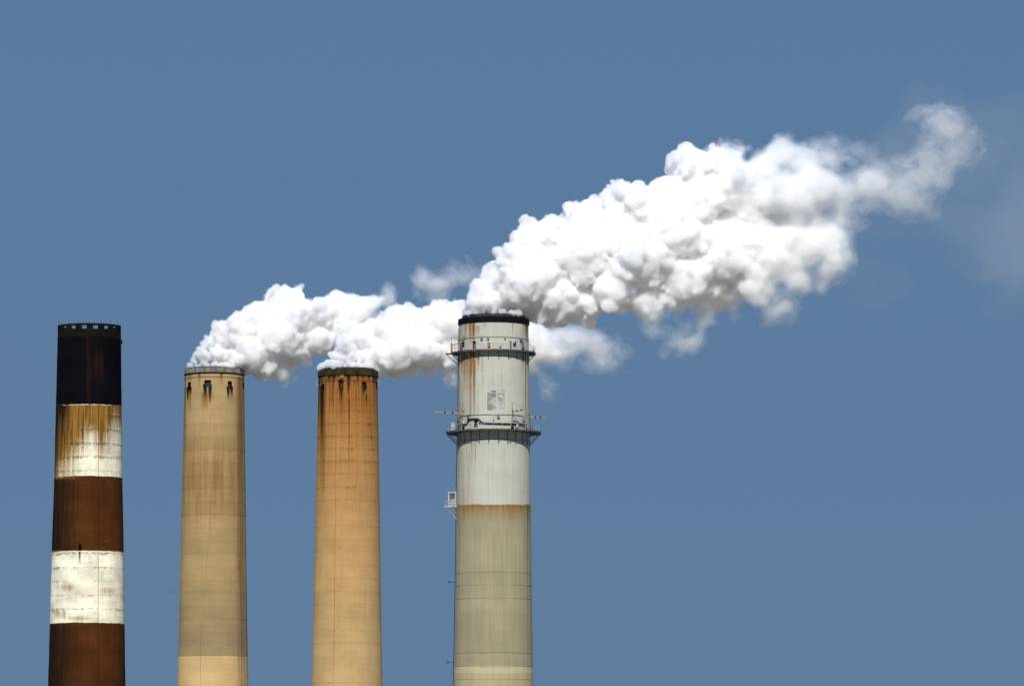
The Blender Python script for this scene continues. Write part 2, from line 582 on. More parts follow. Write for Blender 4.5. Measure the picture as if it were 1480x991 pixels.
rt = float(C1.r(C1.top))
step = 2 * math.pi / 17
crown(C1, 466.6, 487, rt + 0.03, 0.45, [R(-5.2) + step * k for k in range(17)], R(4.6), 469.6, 474.6, M['crown'])
ring(C1, 'crown_ledge', M['capblk'], rt - 0.3, rt + 0.12, zz(486.2), zz(484.6))
lining(C1, zz(487) - 14, zz(487) + 0.05)
mb = MB()                                     # lightning rods on the crown
for k in range(17):
    t = R(-16) + step * k
    rod = MB().tube([cylp(rt - 0.2, t, zz(468)), cylp(rt - 0.2, t, zz(460.5))], 0.035, 5)
    rod.build('lightning_rod', M['black'], C1.root)
conduit(C1, 'down_conductor', 142.3, 470, 1001, M['black'], 0.1, 0.05)
mb = MB().box(C1.surf(174.6, 494.5, 0.1), (0.8, 0.8, 1.1))
mb.build('warning_lamp', M['black'], C1.root)

# ---- tan chimney (second) and orange chimney (third)
C2 = Chimney('tan_concrete_chimney', 'tan concrete chimney with three dark vents and pale zinc rim, second from left', 1540, 310.0,
             [(532, 42.6), (541, 42.9), (660, 44.9), (820, 47.6), (951, 50.1), (991, 50.9)])
C3 = Chimney('stained_orange_chimney', 'orange rust streaked chimney with dark mossy rim, third from left', 1505, 503.0,
             [(533, 42.4), (545, 42.6), (650, 44.7), (817, 47.6), (991, 51.0)])

def vents(ch, specs):
    out = []
    for xa, xb, ya, yb in specs:
        yc = (ya + yb) / 2
        out.append((ch.th(xa, yc), ch.th(xb, yc), ch.zf(yb), ch.zf(ya)))
    return out

def back_vents(front):
    """Vents go on round the shaft every 45 degrees."""
    c = [(h[0] + h[1]) / 2 for h in front]
    z0, z1 = front[1][2], front[1][3]
    half = (front[1][1] - front[1][0]) / 2
    t = c[1]
    res = []
    for k in range(2, 7):
        tt = t + k * math.pi / 4
        if tt > R(254):
            continue
        res.append((tt - half, tt + half, z0, z1))
    return res

# tan chimney
def paint2(px, py, T, Z):
    soot = streaks(px, py, [(271.6, 559, 582, 2.2, 1.2, 1.3), (275.4, 559, 576, 1.8, 1.0, 1.2), (296.5, 555, 578, 3.2, 1.4, 1.4), (303.6, 555, 583, 2.8, 1.4, 1.4),
                            (329.8, 558, 577, 2.5, 1.2, 1.4), (334.8, 558, 575, 2.2, 1.2, 1.3),
                            (288, 538, 546, 1.2, 1, .7), (302, 538, 544, 1.2, 1, .7), (320, 538, 549, 1.2, 1, .8), (334.5, 538, 547, 1.2, 1, .7), (275, 538, 548, 1.2, 1, .8),
                            (268, 540, 720, 1.2, .8, .5)])
    rust = streaks(px, py, [(296, 566, 602, 6, 10, .66), (303.5, 566, 590, 4.5, 7, .7), (274, 564, 612, 3.5, 5, .6), (332.5, 564, 590, 5, 9, .58),
                            (288, 539, 570, 3.5, 2, .5), (320, 539, 566, 4, 3, .55), (275, 539, 560, 4, 4, .6), (347, 545, 1300, 7, 7, .62), (267, 560, 900, 3, 4, .5)])  # the long wide strip just darkens and browns the right edge
    v = (py - 560) / 430.0
    rust = np.maximum(rust, 0.22 * np.exp(-((py - 690) / 70.0) ** 2) + 0.14)
    tint = 1.0 + 0.06 * np.exp(-((py - 590) / 40.0) ** 2) - 0.06 * np.exp(-((py - 900) / 45.0) ** 2)
    return {'rust': rust, 'soot': soot, 'tint': tint}
C2.paint = paint2
TAN = srgb(181, 154, 108)
mat2 = shaft_mat('tan_concrete', [(0, srgb(219, 186, 132)), (C2.zf(951), srgb(166, 146, 108)), (C2.zf(905), srgb(173, 150, 108)), (C2.zf(856), srgb(180, 154, 108)), (C2.zf(780), TAN)],
                 (srgb(122, 82, 34), srgb(150, 108, 54)), (0.018, 0.013, 0.010), (0.5, 0.42, 0.28), streak=0.17, patch=0.22, edge=0.2, grain=0.18)
joints2 = [539, 573, 592.5, 611.5, 631, 649.5, 667, 687, 705, 724, 743, 762, 780, 800, 818, 837, 856, 874, 894, 913, 932, 951, 970, 989, 1008]
tints2 = [1.0, 0.98, 1.06, .97, .90, 1.05, .99, .92, 1.02, .90, 1.04, .97, .92, 1.03, 1.0, .93, 1.02, .96, 1.03, .95, 1.03, .97, 1.0, 1.03]
hol2 = vents(C2, [(271.6, 275.8, 550.5, 562.5), (295.3, 305.0, 549.0, 558.5), (329.2, 335.2, 550.0, 561.5)])
hb = hol2 + back_vents(hol2)
for i, (a, b) in enumerate(zip(joints2[:-1], joints2[1:])):
    lift(C2, C2.zf(b), C2.zf(a), mat2, tint=tints2[i], holes=hb if i == 0 else (), dr=random.uniform(-.025, .025), edge_dirt=0.13, groove=0.03, depth=0.006)
for h in hb:
    opening(C2, h)
lower_shaft(C2, C2.zf(1008), mat2)
r2 = float(C2.r(C2.top))
lining(C2, C2.top - 14, C2.top - 0.1)
ring(C2, 'rim_ledge', M['black'], r2 - 0.4, r2 + 0.22, C2.zf(539.4), C2.zf(537.4))
npan = 18
for k in range(npan):                          # zinc plates round the rim
    t0, t1 = 2 * math.pi * k / npan + R(4) + R(0.7), 2 * math.pi * (k + 1) / npan + R(4) - R(0.7)
    v, f = lathe([(r2 - 0.45, C2.zf(537.3)), (r2 + 0.12, C2.zf(537.3)), (r2 + 0.05, C2.zf(530.2)), (r2 - 0.45, C2.zf(530.2))], 6, True, t0, t1)
    nn = len(v)
    f += [(0, 1, 2, 3), (nn - 4, nn - 1, nn - 2, nn - 3)]
    mesh_obj('rim_plate', v, f, M['galv'], C2.root, smooth=False)
    mbp = MB().box(cylp(r2 + 0.05, t1 + R(0.7), (C2.zf(537.3) + C2.zf(530)) / 2), (0.24, 0.24, C2.zf(530) - C2.zf(537.3) + .1), Matrix.Rotation(t1, 3, 'Z'))
    mbp.build('rim_rib', M['deck'], C2.root)
hoop(C2, 'tension_hoop', M['deck'], float(C2.r(C2.zf(544))) + 0.05, C2.zf(544.3), 0.07)
conduit(C2, 'conduit', 345.0, 541, 1008, M['deck'], 0.13, 0.06)
conduit(C2, 'conduit', 348.0, 541, 1008, M['deck'], 0.13, 0.045)
conduit(C2, 'conduit', 290.5, 900, 1008, M['deck'], 0.05, 0.03)

# orange chimney
def paint3(px, py, T, Z):
    soot = streaks(px, py, [(465.6, 557, 668, 4.16, 2.08, 1), (463, 541, 575, 5.2, 2.6, 0.7), (493, 547, 586, 4.42, 2.08, 1), (503.6, 541, 578, 2.34, 1.3, 0.95), (504.6, 575, 704, 0.91, 0.65, 0.8),
                            (526.3, 557, 573, 4.16, 2.6, 1), (517, 541, 562, 2.08, 1.3, 0.7), (512.5, 550, 557, 1.17, 0.78, 0.9), (484, 541, 552, 5.2, 2.6, 0.9), (475, 541, 556, 3.9, 2.6, 0.85),
                            (534, 541, 552, 3.9, 2.6, 0.8), (541, 541, 560, 3.9, 2.6, 0.75), (460.5, 545, 640, 2.6, 1.95, 0.7), (471, 545, 600, 2.6, 1.3, 0.6), (482, 545, 620, 1.04, 0.78, 0.55), (529.5, 570, 592, 1.56, 1.04, 0.6),
                            (496, 541, 548, 3.9, 3.9, 0.7), (509, 541, 549, 3.9, 3.9, 0.75), (525, 541, 549, 5.2, 3.9, 0.75), (487.5, 560, 640, 0.65, 0.65, 0.7)])
    soot = np.maximum(soot, 0.75 * np.exp(-((py - 541) / 4.0) ** 2))
    rust = streaks(px, py, [(466, 560, 760, 7, 5, .95), (480, 545, 640, 7, 5, .7), (494, 560, 660, 6, 5, .8), (504, 550, 700, 4, 3, .75), (526, 565, 640, 7, 6, .75),
                            (536, 545, 600, 6, 5, .65), (516, 545, 600, 5, 5, .7), (533, 610, 635, 5, 5, .55), (543, 560, 680, 5, 4, .5)])
    g = np.clip((740 - py) / 200.0, 0, 1)
    rust = np.maximum(rust, 0.12 + 0.36 * g + 0.2 * np.clip((600 - py) / 60, 0, 1))
    pale = np.exp(-((px - 494) / 2.6) ** 4 - ((py - 542.5) / 2.6) ** 4) * 1.0
    tint = 1.0 + 0.0 * py
    return {'rust': rust, 'soot': soot * (1 - pale * .9), 'pale': pale, 'tint': tint}
C3.paint = paint3
def lerp(a, b, t):
    return tuple(x + (y - x) * t for x, y in zip(a, b))
c_hi, c_lo = srgb(186, 132, 72), srgb(203, 171, 121)
b3 = [(0, c_lo)]
for yy in range(980, 560, -28):
    b3.append((C3.zf(yy), lerp(c_lo, c_hi, (980 - yy) / 420)))
mat3 = shaft_mat('orange_concrete', b3, (srgb(124, 74, 26), srgb(160, 108, 52)), (0.016, 0.009, 0.005), (0.62, 0.56, 0.42), streak=0.20, patch=0.22, edge=1.2, grain=0.18)
joints3 = [540, 575.4, 592.5, 611, 629.3, 647.7, 665.5, 683.7, 702.6, 722, 740, 759, 777.5, 796.5, 816, 835, 853.5, 872.5, 891, 910, 929, 948, 967, 986, 1005]
hol3 = vents(C3, [(464.7, 468.4, 552.8, 561.5), (489.8, 496.2, 549.5, 559.0), (523.2, 529.2, 551.0, 560.5)])
hb3 = hol3 + back_vents(hol3)
for i, (a, b) in enumerate(zip(joints3[:-1], joints3[1:])):
    lift(C3, C3.zf(b), C3.zf(a), mat3, tint=1 + random.uniform(-.035, .035), holes=hb3 if i == 0 else (), dr=random.uniform(-.02, .02),
         edge_dirt=0.34 if i < 9 else 0.17, groove=0.03, depth=0.008)
for h in hb3:
    opening(C3, h)
lower_shaft(C3, C3.zf(1005), mat3)
r3 = float(C3.r(C3.top))
lining(C3, C3.top - 14, C3.top - 0.1)
npan = 36
for k in range(npan):                          # coping blocks round the rim
    t0, t1 = 2 * math.pi * k / npan + R(.4), 2 * math.pi * (k + 1) / npan - R(.4)
    ro = r3 + 0.28 + random.uniform(-.05, .05)
    zt = C3.zf(532.8) + random.uniform(-.06, .06)
    v, f = lathe([(r3 - 0.5, C3.zf(541)), (ro, C3.zf(541)), (ro, zt), (r3 - 0.5, zt)], 4, True, t0, t1)
    nn = len(v)
    f += [(0, 1, 2, 3), (nn - 4, nn - 1, nn - 2, nn - 3)]
    mesh_obj('coping_block', v, f, M['moss'], C3.root, smooth=False)
ring(C3, 'rim_core', M['capblk'], r3 - 0.45, r3 + 0.12, C3.zf(540.9), C3.zf(533.2))
hoop(C3, 'tension_hoop', M['deck'], float(C3.r(C3.zf(549))) + 0.05, C3.zf(549.2), 0.07)
conduit(C3, 'conduit', 486.8, 541, 1005, M['rust'], 0.06, 0.045)
for s in (-1, 1):                              # little side rails at the rim
    t = R(88) * s
    a = MB()
    for zq in (C3.zf(546), C3.zf(552)):
        a.tube([cylp(r3 - .02, t, zq), cylp(r3 + 0.55, t, zq)], 0.04, 5)
    a.tube([cylp(r3 + 0.55, t, C3.zf(545)), cylp(r3 + 0.55, t, C3.zf(553))], 0.04, 5)
    a.build('grab_rail', M['grey'], C3.root)

# ---- grey and white chimney with platforms (right)
C4 = Chimney('platform_chimney', 'tallest pale grey chimney with two railed platforms, rightmost of the four', 1450, 713.6,
             [(457, 50.1), (490, 50.4), (560, 51.6), (641, 52.4), (729, 53.4), (800, 54.0), (900, 55.7), (991, 57.3)])
z4 = C4.zf
def paint4(px, py, T, Z):
    up = py < 729
    rust = streaks(px, py, [(679.5, 467, 505, 2.2, 1.8, 1.0), (684.5, 466, 507, 2.2, 4.2, 1.0), (673, 468, 500, 3, 2, .6), (757, 467, 500, 3, 2, .5), (690, 470, 500, 5, 3, .55), (700, 467, 490, 5, 3, .35), (741, 467, 488, .8, .7, .8),
                            (761, 468, 500, 2.5, 2.5, .9), (671, 485, 506, 2.5, 2.5, .6),
                            (681, 508, 570, 3.4, 2.2, 1.0), (685.5, 508, 625, 2.4, 1.8, 1.0), (672, 508, 612, 5, 4, .62), (668, 508, 560, 3, 2, .8), (676, 510, 600, 1.3, 1, .7), (670, 512, 600, 2, 1.6, .62), (691, 510, 545, 3.0, 1.4, .65),
                            (697, 512, 600, 1.4, 1, .5), (680, 520, 720, 4, 3.0, .55), (669, 560, 720, 2, 2, .45), (755, 508, 560, 2.6, 1.5, .62), (760, 510, 600, 2, 1.2, .5), (706, 512, 525, 1, .6, .55),
                            (687, 635, 700, 1.2, .8, .62), (674, 640, 725, 1.0, .8, .5), (682, 640, 715, 2.4, 1.4, .5), (738, 637, 665, .7, .5, .62), (744, 637, 660, .6, .5, .62), (664, 640, 720, 1.4, 1.2, .4),
                            (699, 545, 575, .6, .5, .5), (694, 555, 590, .7, .5, .5), (730, 467, 480, 6, 4, .3)])
    rust = np.where(up, np.maximum(rust, 0.17 + 0.20 * np.clip((692 - px) / 32, 0, 1) + 0.08 * np.clip((px - 745) / 20, 0, 1)), rust)
    low = np.clip((py - 729) / 40.0, 0, 3)
    lowr = np.where(py >= 729, 0.62 * np.exp(-low * 2.6) + 0.10, 0)
    lowr = np.maximum(lowr, np.where(py >= 729, streaks(px, py, [(684, 729, 742, 6, 4, .8), (704, 729, 765, 5, 3, .6), (738, 729, 770, 6, 3, .7), (664, 729, 900, 1.6, 1.4, .5),
                                     (718, 729, 760, 1, .7, .6), (731, 729, 775, .9, .7, .65), (697, 729, 742, 1, .6, .7), (669, 729, 860, 1, .8, .42)]), 0))
    rust = np.where(py >= 729, lowr, rust)
    soot = np.zeros_like(px)
    # blotchy grime patch with streaks
    q = np.exp(-(np.abs((px - 712) / 8.4)) ** 8) * np.exp(-(np.abs((py - 578) / 14.5)) ** 8)
    inner = np.exp(-(np.abs((px - 722) / 4.0)) ** 6) * np.exp(-(np.abs((py - 578) / 9)) ** 4)
    q2 = np.exp(-(np.abs((px - 722.5) / 7.5)) ** 8) * np.exp(-(np.abs((py - 577) / 15)) ** 8)
    grime = np.maximum(q, q2 * 0.75) * (1 - 0.55 * inner)
    gap = np.exp(-((px - 717.8) / .7) ** 2) * (py < 586)
    tint = np.ones_like(px)
    soot = np.maximum(soot, streaks(px, py, [(713.5, 554, 559, .8, .5, .9), (716.5, 556, 559, .6, .4, .8), (722, 549, 552, .5, .4, .8), (730.5, 566, 571, .5, .4, .8), (701, 542, 556, .5, .4, .5)]))
    soot = np.maximum(soot, np.where(py > 729, streaks(px, py, [(757.5, 729, 1100, .8, .9, .42), (762.5, 729, 1100, 1.2, 1.2, .5), (721, 740, 900, .6, .5, .3)]), 0))  # the long strips darken the lower shaft near its right edge
    soot = np.maximum(soot, np.where((py > 465) & (py < 729), streaks(px, py, [(759.5, 509, 800, 1.3, 1.3, .48), (663, 470, 900, 1.3, 1.3, .5)]), 0))  # thin darker strips near both edges of the upper shaft
    tint = tint * np.where(py > 729, 1.0 + 0.08 * np.exp(-((py - 790) / 22) ** 2) + 0.07 * np.exp(-((py - 872) / 9) ** 2) - 0.05 * np.exp(-((py - 918) / 25) ** 2) + 0.07 * np.exp(-((py - 946) / 4) ** 2), 1.0)
    pale = np.where((py > 963) & (py < 972), 0.5, 0) + np.where((py > 834) & (py < 846), 0.16, 0)
    return {'rust': rust, 'soot': soot, 'tint': tint, 'pale': pale}
C4.paint = paint4
W4 = srgb(200, 201, 187)
mat4 = shaft_mat('grey_white_paint', [(0, srgb(186, 174, 136)), (z4(963), srgb(166, 158, 127)), (z4(729), W4)],
                 (srgb(128, 86, 40), srgb(166, 130, 80)), (0.075, 0.068, 0.060), srgb(205, 196, 160), streak=0.30, patch=0.14, edge=0.22, grain=0.10)
j4 = [464.5, 484, 512, 534, 556, 578, 600, 640, 662, 684, 706, 729, 748, 767, 787, 806, 826, 845, 864, 884, 903, 923, 942, 962, 981, 1001]
hol4 = vents(C4, [(667.2, 671.0, 491.5, 499.5), (683.2, 687.6, 491.8, 503.5), (741.6, 745.8, 492.0, 499.8)])
hol4b = vents(C4, [(667.6, 672.0, 613.5, 618.5), (685.3, 690.3, 606.5, 617.0), (737.6, 742.8, 612.0, 619.0)])
for i, (a, b) in enumerate(zip(j4[:-1], j4[1:])):
    strong = b in (845, 962) or a in (845, 962)
    lift(C4, z4(b), z4(a), mat4, name='concrete_lift', tint=1 + random.uniform(-.018, .018), dr=random.uniform(-.006, .006),
         holes=hol4 if i == 1 else (hol4b if i == 6 else ()), edge_dirt=0.30 if strong else 0.03, groove=0.11 if strong else 0.008, depth=0.08 if strong else 0.004)
for h in hol4 + hol4b:
    opening(C4, h, 1.0, 'door_opening')
lower_shaft(C4, z4(1001), mat4)
r4 = float(C4.r(C4.top))
ring(C4, 'black_cap', M['capblk'], r4 - 0.8, r4 + 0.28, z4(465.3), z4(456.8), bev=0.1)
lining(C4, C4.top - 16, C4.top - 0.05, 0.79)
# frames round the lower openings
for h in hol4b[:1] + hol4b[2:] + hol4[2:]:
    fr = MB()
    zc = (h[2] + h[3]) / 2
    rr = float(C4.r(zc)) + 0.04
    for t in (h[0] - R(.6), h[1] + R(.6)):
        fr.box(cylp(rr, t, zc), (0.22, 0.14, h[3] - h[2] + 0.4), Matrix.Rotation(t, 3, 'Z'))
    for z in (h[2] - .12, h[3] + .12):
        tc_ = (h[0] + h[1]) / 2
        fr.box(cylp(rr, tc_, z), ((h[1] - h[0]) * rr, 0.13, 0.2), Matrix.Rotation(tc_, 3, 'Z'))
    fr.build('door_frame', M['white'], C4.root)

def platform(ch, py_deck, over, rail_h, nb, drop, npost, strut_mat):
    """Ring gallery: deck > posts, rails, brackets."""
    zt = ch.zf(py_deck)
    r = float(ch.r(zt))
    # pushed out deck is seen higher: use the deck edge itself
    ro = r + over
    v, f = lathe([(r - 0.02, zt - 0.18), (ro, zt - 0.18), (ro, zt), (r - 0.02, zt)], 120)
    deck = mesh_obj('service_platform', v, f, M['deck'], ch.root, smooth=False)
    v, f = lathe([(ro - 0.02, zt - 0.30), (ro + 0.05, zt - 0.30), (ro + 0.05, zt + 0.12), (ro - 0.02, zt + 0.12)], 120)
    mesh_obj('kick_plate', v, f, M['deck'], deck, smooth=False)
    pm = MB().tube([(0, 0, 0), (0, 0, rail_h)], 0.045, 6)
    post = pm.build('rail_post', M['grey'], deck, loc=cylp(ro - 0.08, 0, zt))
    for k in range(1, npost):
        link('rail_post', post.data, deck, cylp(ro - 0.08, 2 * math.pi * k / npost, zt))
    for hh in (rail_h, rail_h * 0.55):
        hoop(ch, 'handrail', M['grey'], ro - 0.08, zt + hh, 0.042, 120, deck)
    bm_ = MB()
    L = over + 0.0
    bm_.box((0, -(L / 2) + 0.02, -0.13), (0.12, L, 0.2))                    # arm
    bm_.tube([(0, -L + 0.12, -0.2), (0, -0.08, -drop)], 0.07, 6)         # strut
    bm_.box((0, -0.06, -drop / 2 - 0.1), (0.16, 0.12, drop + 0.5))          # wall plate
    br = None
    for k in range(nb):
        t = 2 * math.pi * (k + 0.5) / nb
        p = cylp(r, t, zt - 0.2)
        if br is None:
            br = bm_.build('bracket', strut_mat, deck, loc=p)
            br.rotation_euler.z = t
        else:
            link('bracket', br.data, deck, p, t)
    # hoop tying the strut feet
    rb = float(ch.r(zt - drop)) + 0.06
    hoop(ch, 'foot_hoop', strut_mat, rb, zt - 0.2 - drop * 0.72, 0.06, 120, deck)
    return deck, zt, r, ro

d_up, zu, ru, rou = platform(C4, 505.6, 1.75, 1.5, 22, 1.9, 26, M['blue'])
d_lo, zl, rl, rol = platform(C4, 620.8, 2.95, 1.55, 24, 3.1, 34, M['blue'])

# bracketed bay at the left of the upper gallery with a rusty davit
t = R(-93)
bay = MB().box(cylp(rou + 0.75, t, zu - 0.1), (2.4, 1.7, 0.2), Matrix.Rotation(t, 3, 'Z')).build('side_bay', M['deck'], d_up)
for dx in (-1.1, 0, 1.1):
    for hh, rr in ((0, 0),):
        base = cylp(rou + 1.5, t, zu) + Vector((0, dx, 0))
        MB().tube([base, base + Vector((0, 0, 1.5))], 0.045, 6).build('rail_post', M['grey'], d_up)
b0 = cylp(rou + 1.5, t, zu)
MB().tube([b0 + Vector((0, -1.1, 1.5)), b0 + Vector((0, 1.1, 1.5))], 0.042, 6).tube([b0 + Vector((0, -1.1, .8)), b0 + Vector((0, 1.1, .8))], 0.042, 6).build('handrail', M['grey'], d_up)
for dy in (-0.9, 0.9):
    MB().tube([cylp(rou + 1.4, t, zu - .2) + Vector((0, dy, 0)), cylp(ru, t, zu - 3.2) + Vector((0, dy, 0))], 0.08, 6).build('bay_strut', M['grey'], d_up)
# rusty gantry post
g0 = cylp(rou + 0.15, R(-95), zu)
gp = MB().box(g0 + Vector((0, 0, 1.35)), (0.5, 0.5, 2.7)).tube([g0 + Vector((0, 0, 2.6)), g0 + Vector((0, 0, 4.2))], 0.07, 6).build('davit_post', M['rust'], C4.root)
MB().tube([g0 + Vector((0, 0, 2.2)), cylp(ru - .05, R(-95), zu + 2.75)], 0.12, 6).build('davit_arm', M['rust'], gp)

# two weathered sheets on the shaft where the paint has worn through
def worn_mat(name, cover):
    m, nt, b = new_mat(name)
    tc = N(nt, 'TexCoord')
    P = tc.outputs['Object']
    h1 = noise(nt, P, (0.35, 0.35, 2.2), 1.3, 5, 0.65)
    b1 = noise(nt, P, (0.5, 0.5, 0.5), 0.9, 5, 0.6)
    d1 = noise(nt, P, (1, 1, 1), 1.6, 3, 0.6)
    k = math_(nt, 'ADD', math_(nt, 'MULTIPLY', h1, 0.6), math_(nt, 'MULTIPLY', b1, 0.6))
    c = mix(nt, remap(nt, k, 0.60 - cover, 0.72 - cover, 0, 1), srgb(196, 198, 184), srgb(140, 141, 132))
    c = mix(nt, remap(nt, d1, 0.66, 0.74, 0, 1), c, srgb(92, 90, 84))
    nt.links.new(c, b.inputs['Base Color'])
    b.inputs['Roughness'].default_value = 0.9
    b.inputs['Specular IOR Level'].default_value = 0.05
    return m
def worn_sheet(xa, xb, ya, yb, cut, mat, proud):
    ta, tb2 = C4.th(xa, (ya + yb) / 2), C4.th(xb, (ya + yb) / 2)
    za, zb2 = z4(yb), z4(ya)
    n_ = 8
    v, f = [], []
    for k in range(n_ + 1):
        t_ = ta + (tb2 - ta) * k / n_
        zt = zb2 - cut * max(0.0, 1 - k / (n_ * 0.45)) * C4.px
        for rr_ in (proud, -0.02):
            for z in (za, zt):
                v.append(cylp(float(C4.r(z)) + rr_, t_, z))
    for k in range(n_):
        a = 4 * k
        f += [(a, a + 4, a + 5, a + 1), (a + 1, a + 5, a + 7, a + 3), (a, a + 2, a + 6, a + 4)]
    f += [(0, 1, 3, 2), (4 * n_, 4 * n_ + 2, 4 * n_ + 3, 4 * n_ + 1)]
    return mesh_obj('worn_sheet', v, f, mat, C4.root, smooth=False)
worn_sheet(704.2, 717.2, 563.8, 592.5, 4.0, worn_mat('worn_sheet_grey', 0.10), 0.025)
worn_sheet(718.4, 729.8, 562.5, 591.5, 0.0, worn_mat('worn_sheet_pale', 0.035), 0.025)

# ring conduit and lamps above the upper gallery
def wall_hoop(py, tube, mat, name):
    z = z4(py)
    return hoop(C4, name, mat, float(C4.r(z)) + tube + .05, z, tube)
wall_hoop(486.6, 0.07, M['steel'], 'cable_hoop')
for px, py, s in ((696, 488.6, .8), (705.3, 488.6, .65), (730, 488.4, .45), (669, 490, .6)):
    p = C4.surf(px, py, 0.25)
    MB().box(p, (s * .8, .5, s)).tube([p + Vector((0, 0, s * .5)), p + Vector((0, .1, s * .5 + .35))], .06, 5).build('wall_lamp', M['blue'], C4.root)
# bent pipe at right and small instruments on the upper wall
MB().tube([C4.surf(752.2, 487.8, .45), C4.surf(753.0, 491.2, .5), C4.surf(755.2, 493.2, .5), C4.surf(755.6, 496, .45), C4.surf(755.6, 505, .45)], [.28, .3, .32, .38, .38], 8).build('gooseneck_pipe', M['blue'], C4.root, True)
for px, py, w, h, mt in ((706.5, 497.5, .7, 1.1, 'rust'), (723, 498, .55, .9, 'steel'), (738, 497, .4, 1.6, 'deck'), (666.5, 500, .6, 1.4, 'deck'), (742.8, 494, .5, .5, 'white')):
    MB().box(C4.surf(px, py, .3), (w, .5, h)).build('instrument_box', M[mt], C4.root)

# lower level: thin conduit, black hose, cabinets
def path4(name, pts, off, rad, mat):
    P = [C4.surf(x, y, off) for x, y in pts]
    # resample along the wall
    out = []
    for a, b in zip(P[:-1], P[1:]):
        ta, tb = math.atan2(a.x, -a.y), math.atan2(b.x, -b.y)
        n_ = max(2, int(abs(tb - ta) / R(3)) + 1)
        for i in range(n_):
            q = i / n_
            th_, z = ta + (tb - ta) * q, a.z + (b.z - a.z) * q
            out.append(cylp(float(C4.r(z)) + off, th_, z))
    out.append(P[-1])
    return MB().tube(out, rad, 8).build(name, mat, C4.root, True)
path4('thin_conduit', [(662.6, 603.5), (668, 600.5), (677, 599.4), (713, 598.6), (745, 599.3), (755, 600.5), (757.5, 606)], .15, .075, M['steel'])
path4('black_hose', [(661.8, 608), (662.8, 613), (673, 613.2), (675.5, 610.5), (677, 606.8), (681, 605.2), (690, 605.1), (693.5, 606.8), (696, 610), (700, 611), (715, 611.4), (735, 612), (750, 613), (761.5, 613.8)], .35, .17, M['black'])
for px, py, w, h, mt in ((676.4, 603, .5, .9, 'deck'), (713.3, 602.3, .3, 1.6, 'steel'), (720.3, 601.4, .65, .7, 'blue'), (756.7, 604.5, .45, 1.2, 'blue'), (693.5, 608.8, .5, .6, 'deck'),
                         (692.6, 617.3, .9, .8, 'white'), (747.5, 614.5, .5, 1.0, 'white'), (670, 610, .4, 1.0, 'steel')):
    MB().box(C4.surf(px, py, .35), (w, .5, h)).build('instrument_box', M[mt], C4.root)
# white cabinet on the left of the lower gallery
cb = cylp(rl + 1.2, R(-88), zl)
cab = MB().box(cb + Vector((0, 0, 1.2)), (0.95, 0.9, 2.4)).build('white_cabinet', M['white'], C4.root)
MB().box(cb + Vector((-.05, 0, 2.48)), (1.25, 1.1, .14)).build('cabinet_roof', M['white'], cab)
MB().box(cb + Vector((.1, -.47, 1.1)), (.5, .04, 1.7)).build('cabinet_door', M['grey'], cab)
MB().box(cylp(rl + .4, R(-84), zl + .9), (.5, .5, 1.8)).build('instrument_box', M['deck'], C4.root)
MB().box(cylp(rl + .45, R(88), zl + 1.2), (.45, .6, 2.4)).build('instrument_box', M['deck'], C4.root)
MB().box(cylp(rou - .4, R(80), zu + .35), (.5, .5, .7)).build('instrument_box', M['deck'], C4.root)

# swing davits with yellow booms
def davit(foot, top, boom_a, boom_b, peak, leg2=None):
    """foot/top: mast ends, boom from a to b, stays run from the peak."""
    mt = MB().tube([foot, top], 0.09, 6)
    mt.tube([top, peak], 0.075, 6)
    if leg2 is not None:
        mt.tube([top, leg2], 0.08, 6)
    root = mt.build('davit_crane', M['deck'], C4.root)
    d = (boom_b - boom_a)
    bm_ = MB()
    L = d.length
    rot = d.to_track_quat('X', 'Z').to_matrix()
    bm_.box((boom_a + boom_b) / 2, (L, 0.2, 0.25), rot)
    bm_.build('boom', M['yellow'], root)
    for q in (0.32, 0.62):
        MB().box(boom_a + d * q, (0.45, 0.26, 0.4), rot).build('boom_clamp', M['black'], root)
    MB().tube([peak, boom_b], 0.025, 5).build('stay_cable', M['deck'], root)
    MB().tube([boom_b, boom_b - Vector((0, 0, 2.3))], 0.02, 5).build('hoist_rope', M['deck'], root)
    MB().box(peak, (.35, .3, .45)).build('sheave', M['yellow'], root)
    return root
def L4(px, py, dY):
    p = at(px, py, C4.Y + dY)
    return Vector((p.x - C4.cx, dY, p.z))
dl = -7.5
davit(L4(664.5, 619, dl), L4(665.5, 597.2, dl), L4(666.5, 597.2, dl), L4(628.5, 594.8, dl + 1), L4(669.5, 583.2, dl), L4(669, 606, dl))
dr_ = -10.5
davit(L4(739, 617, dr_), L4(741, 595, dr_), L4(741, 595.2, dr_), L4(760.5, 590.6, dr_ + .5), L4(740, 581.5, dr_), L4(751.2, 618.5, dr_))
dq = -4.0
davit(L4(766.3, 620, dq), L4(766.3, 602, dq), L4(766, 602, dq), L4(790, 603.6, dq - 1), L4(765.5, 593.5, dq))

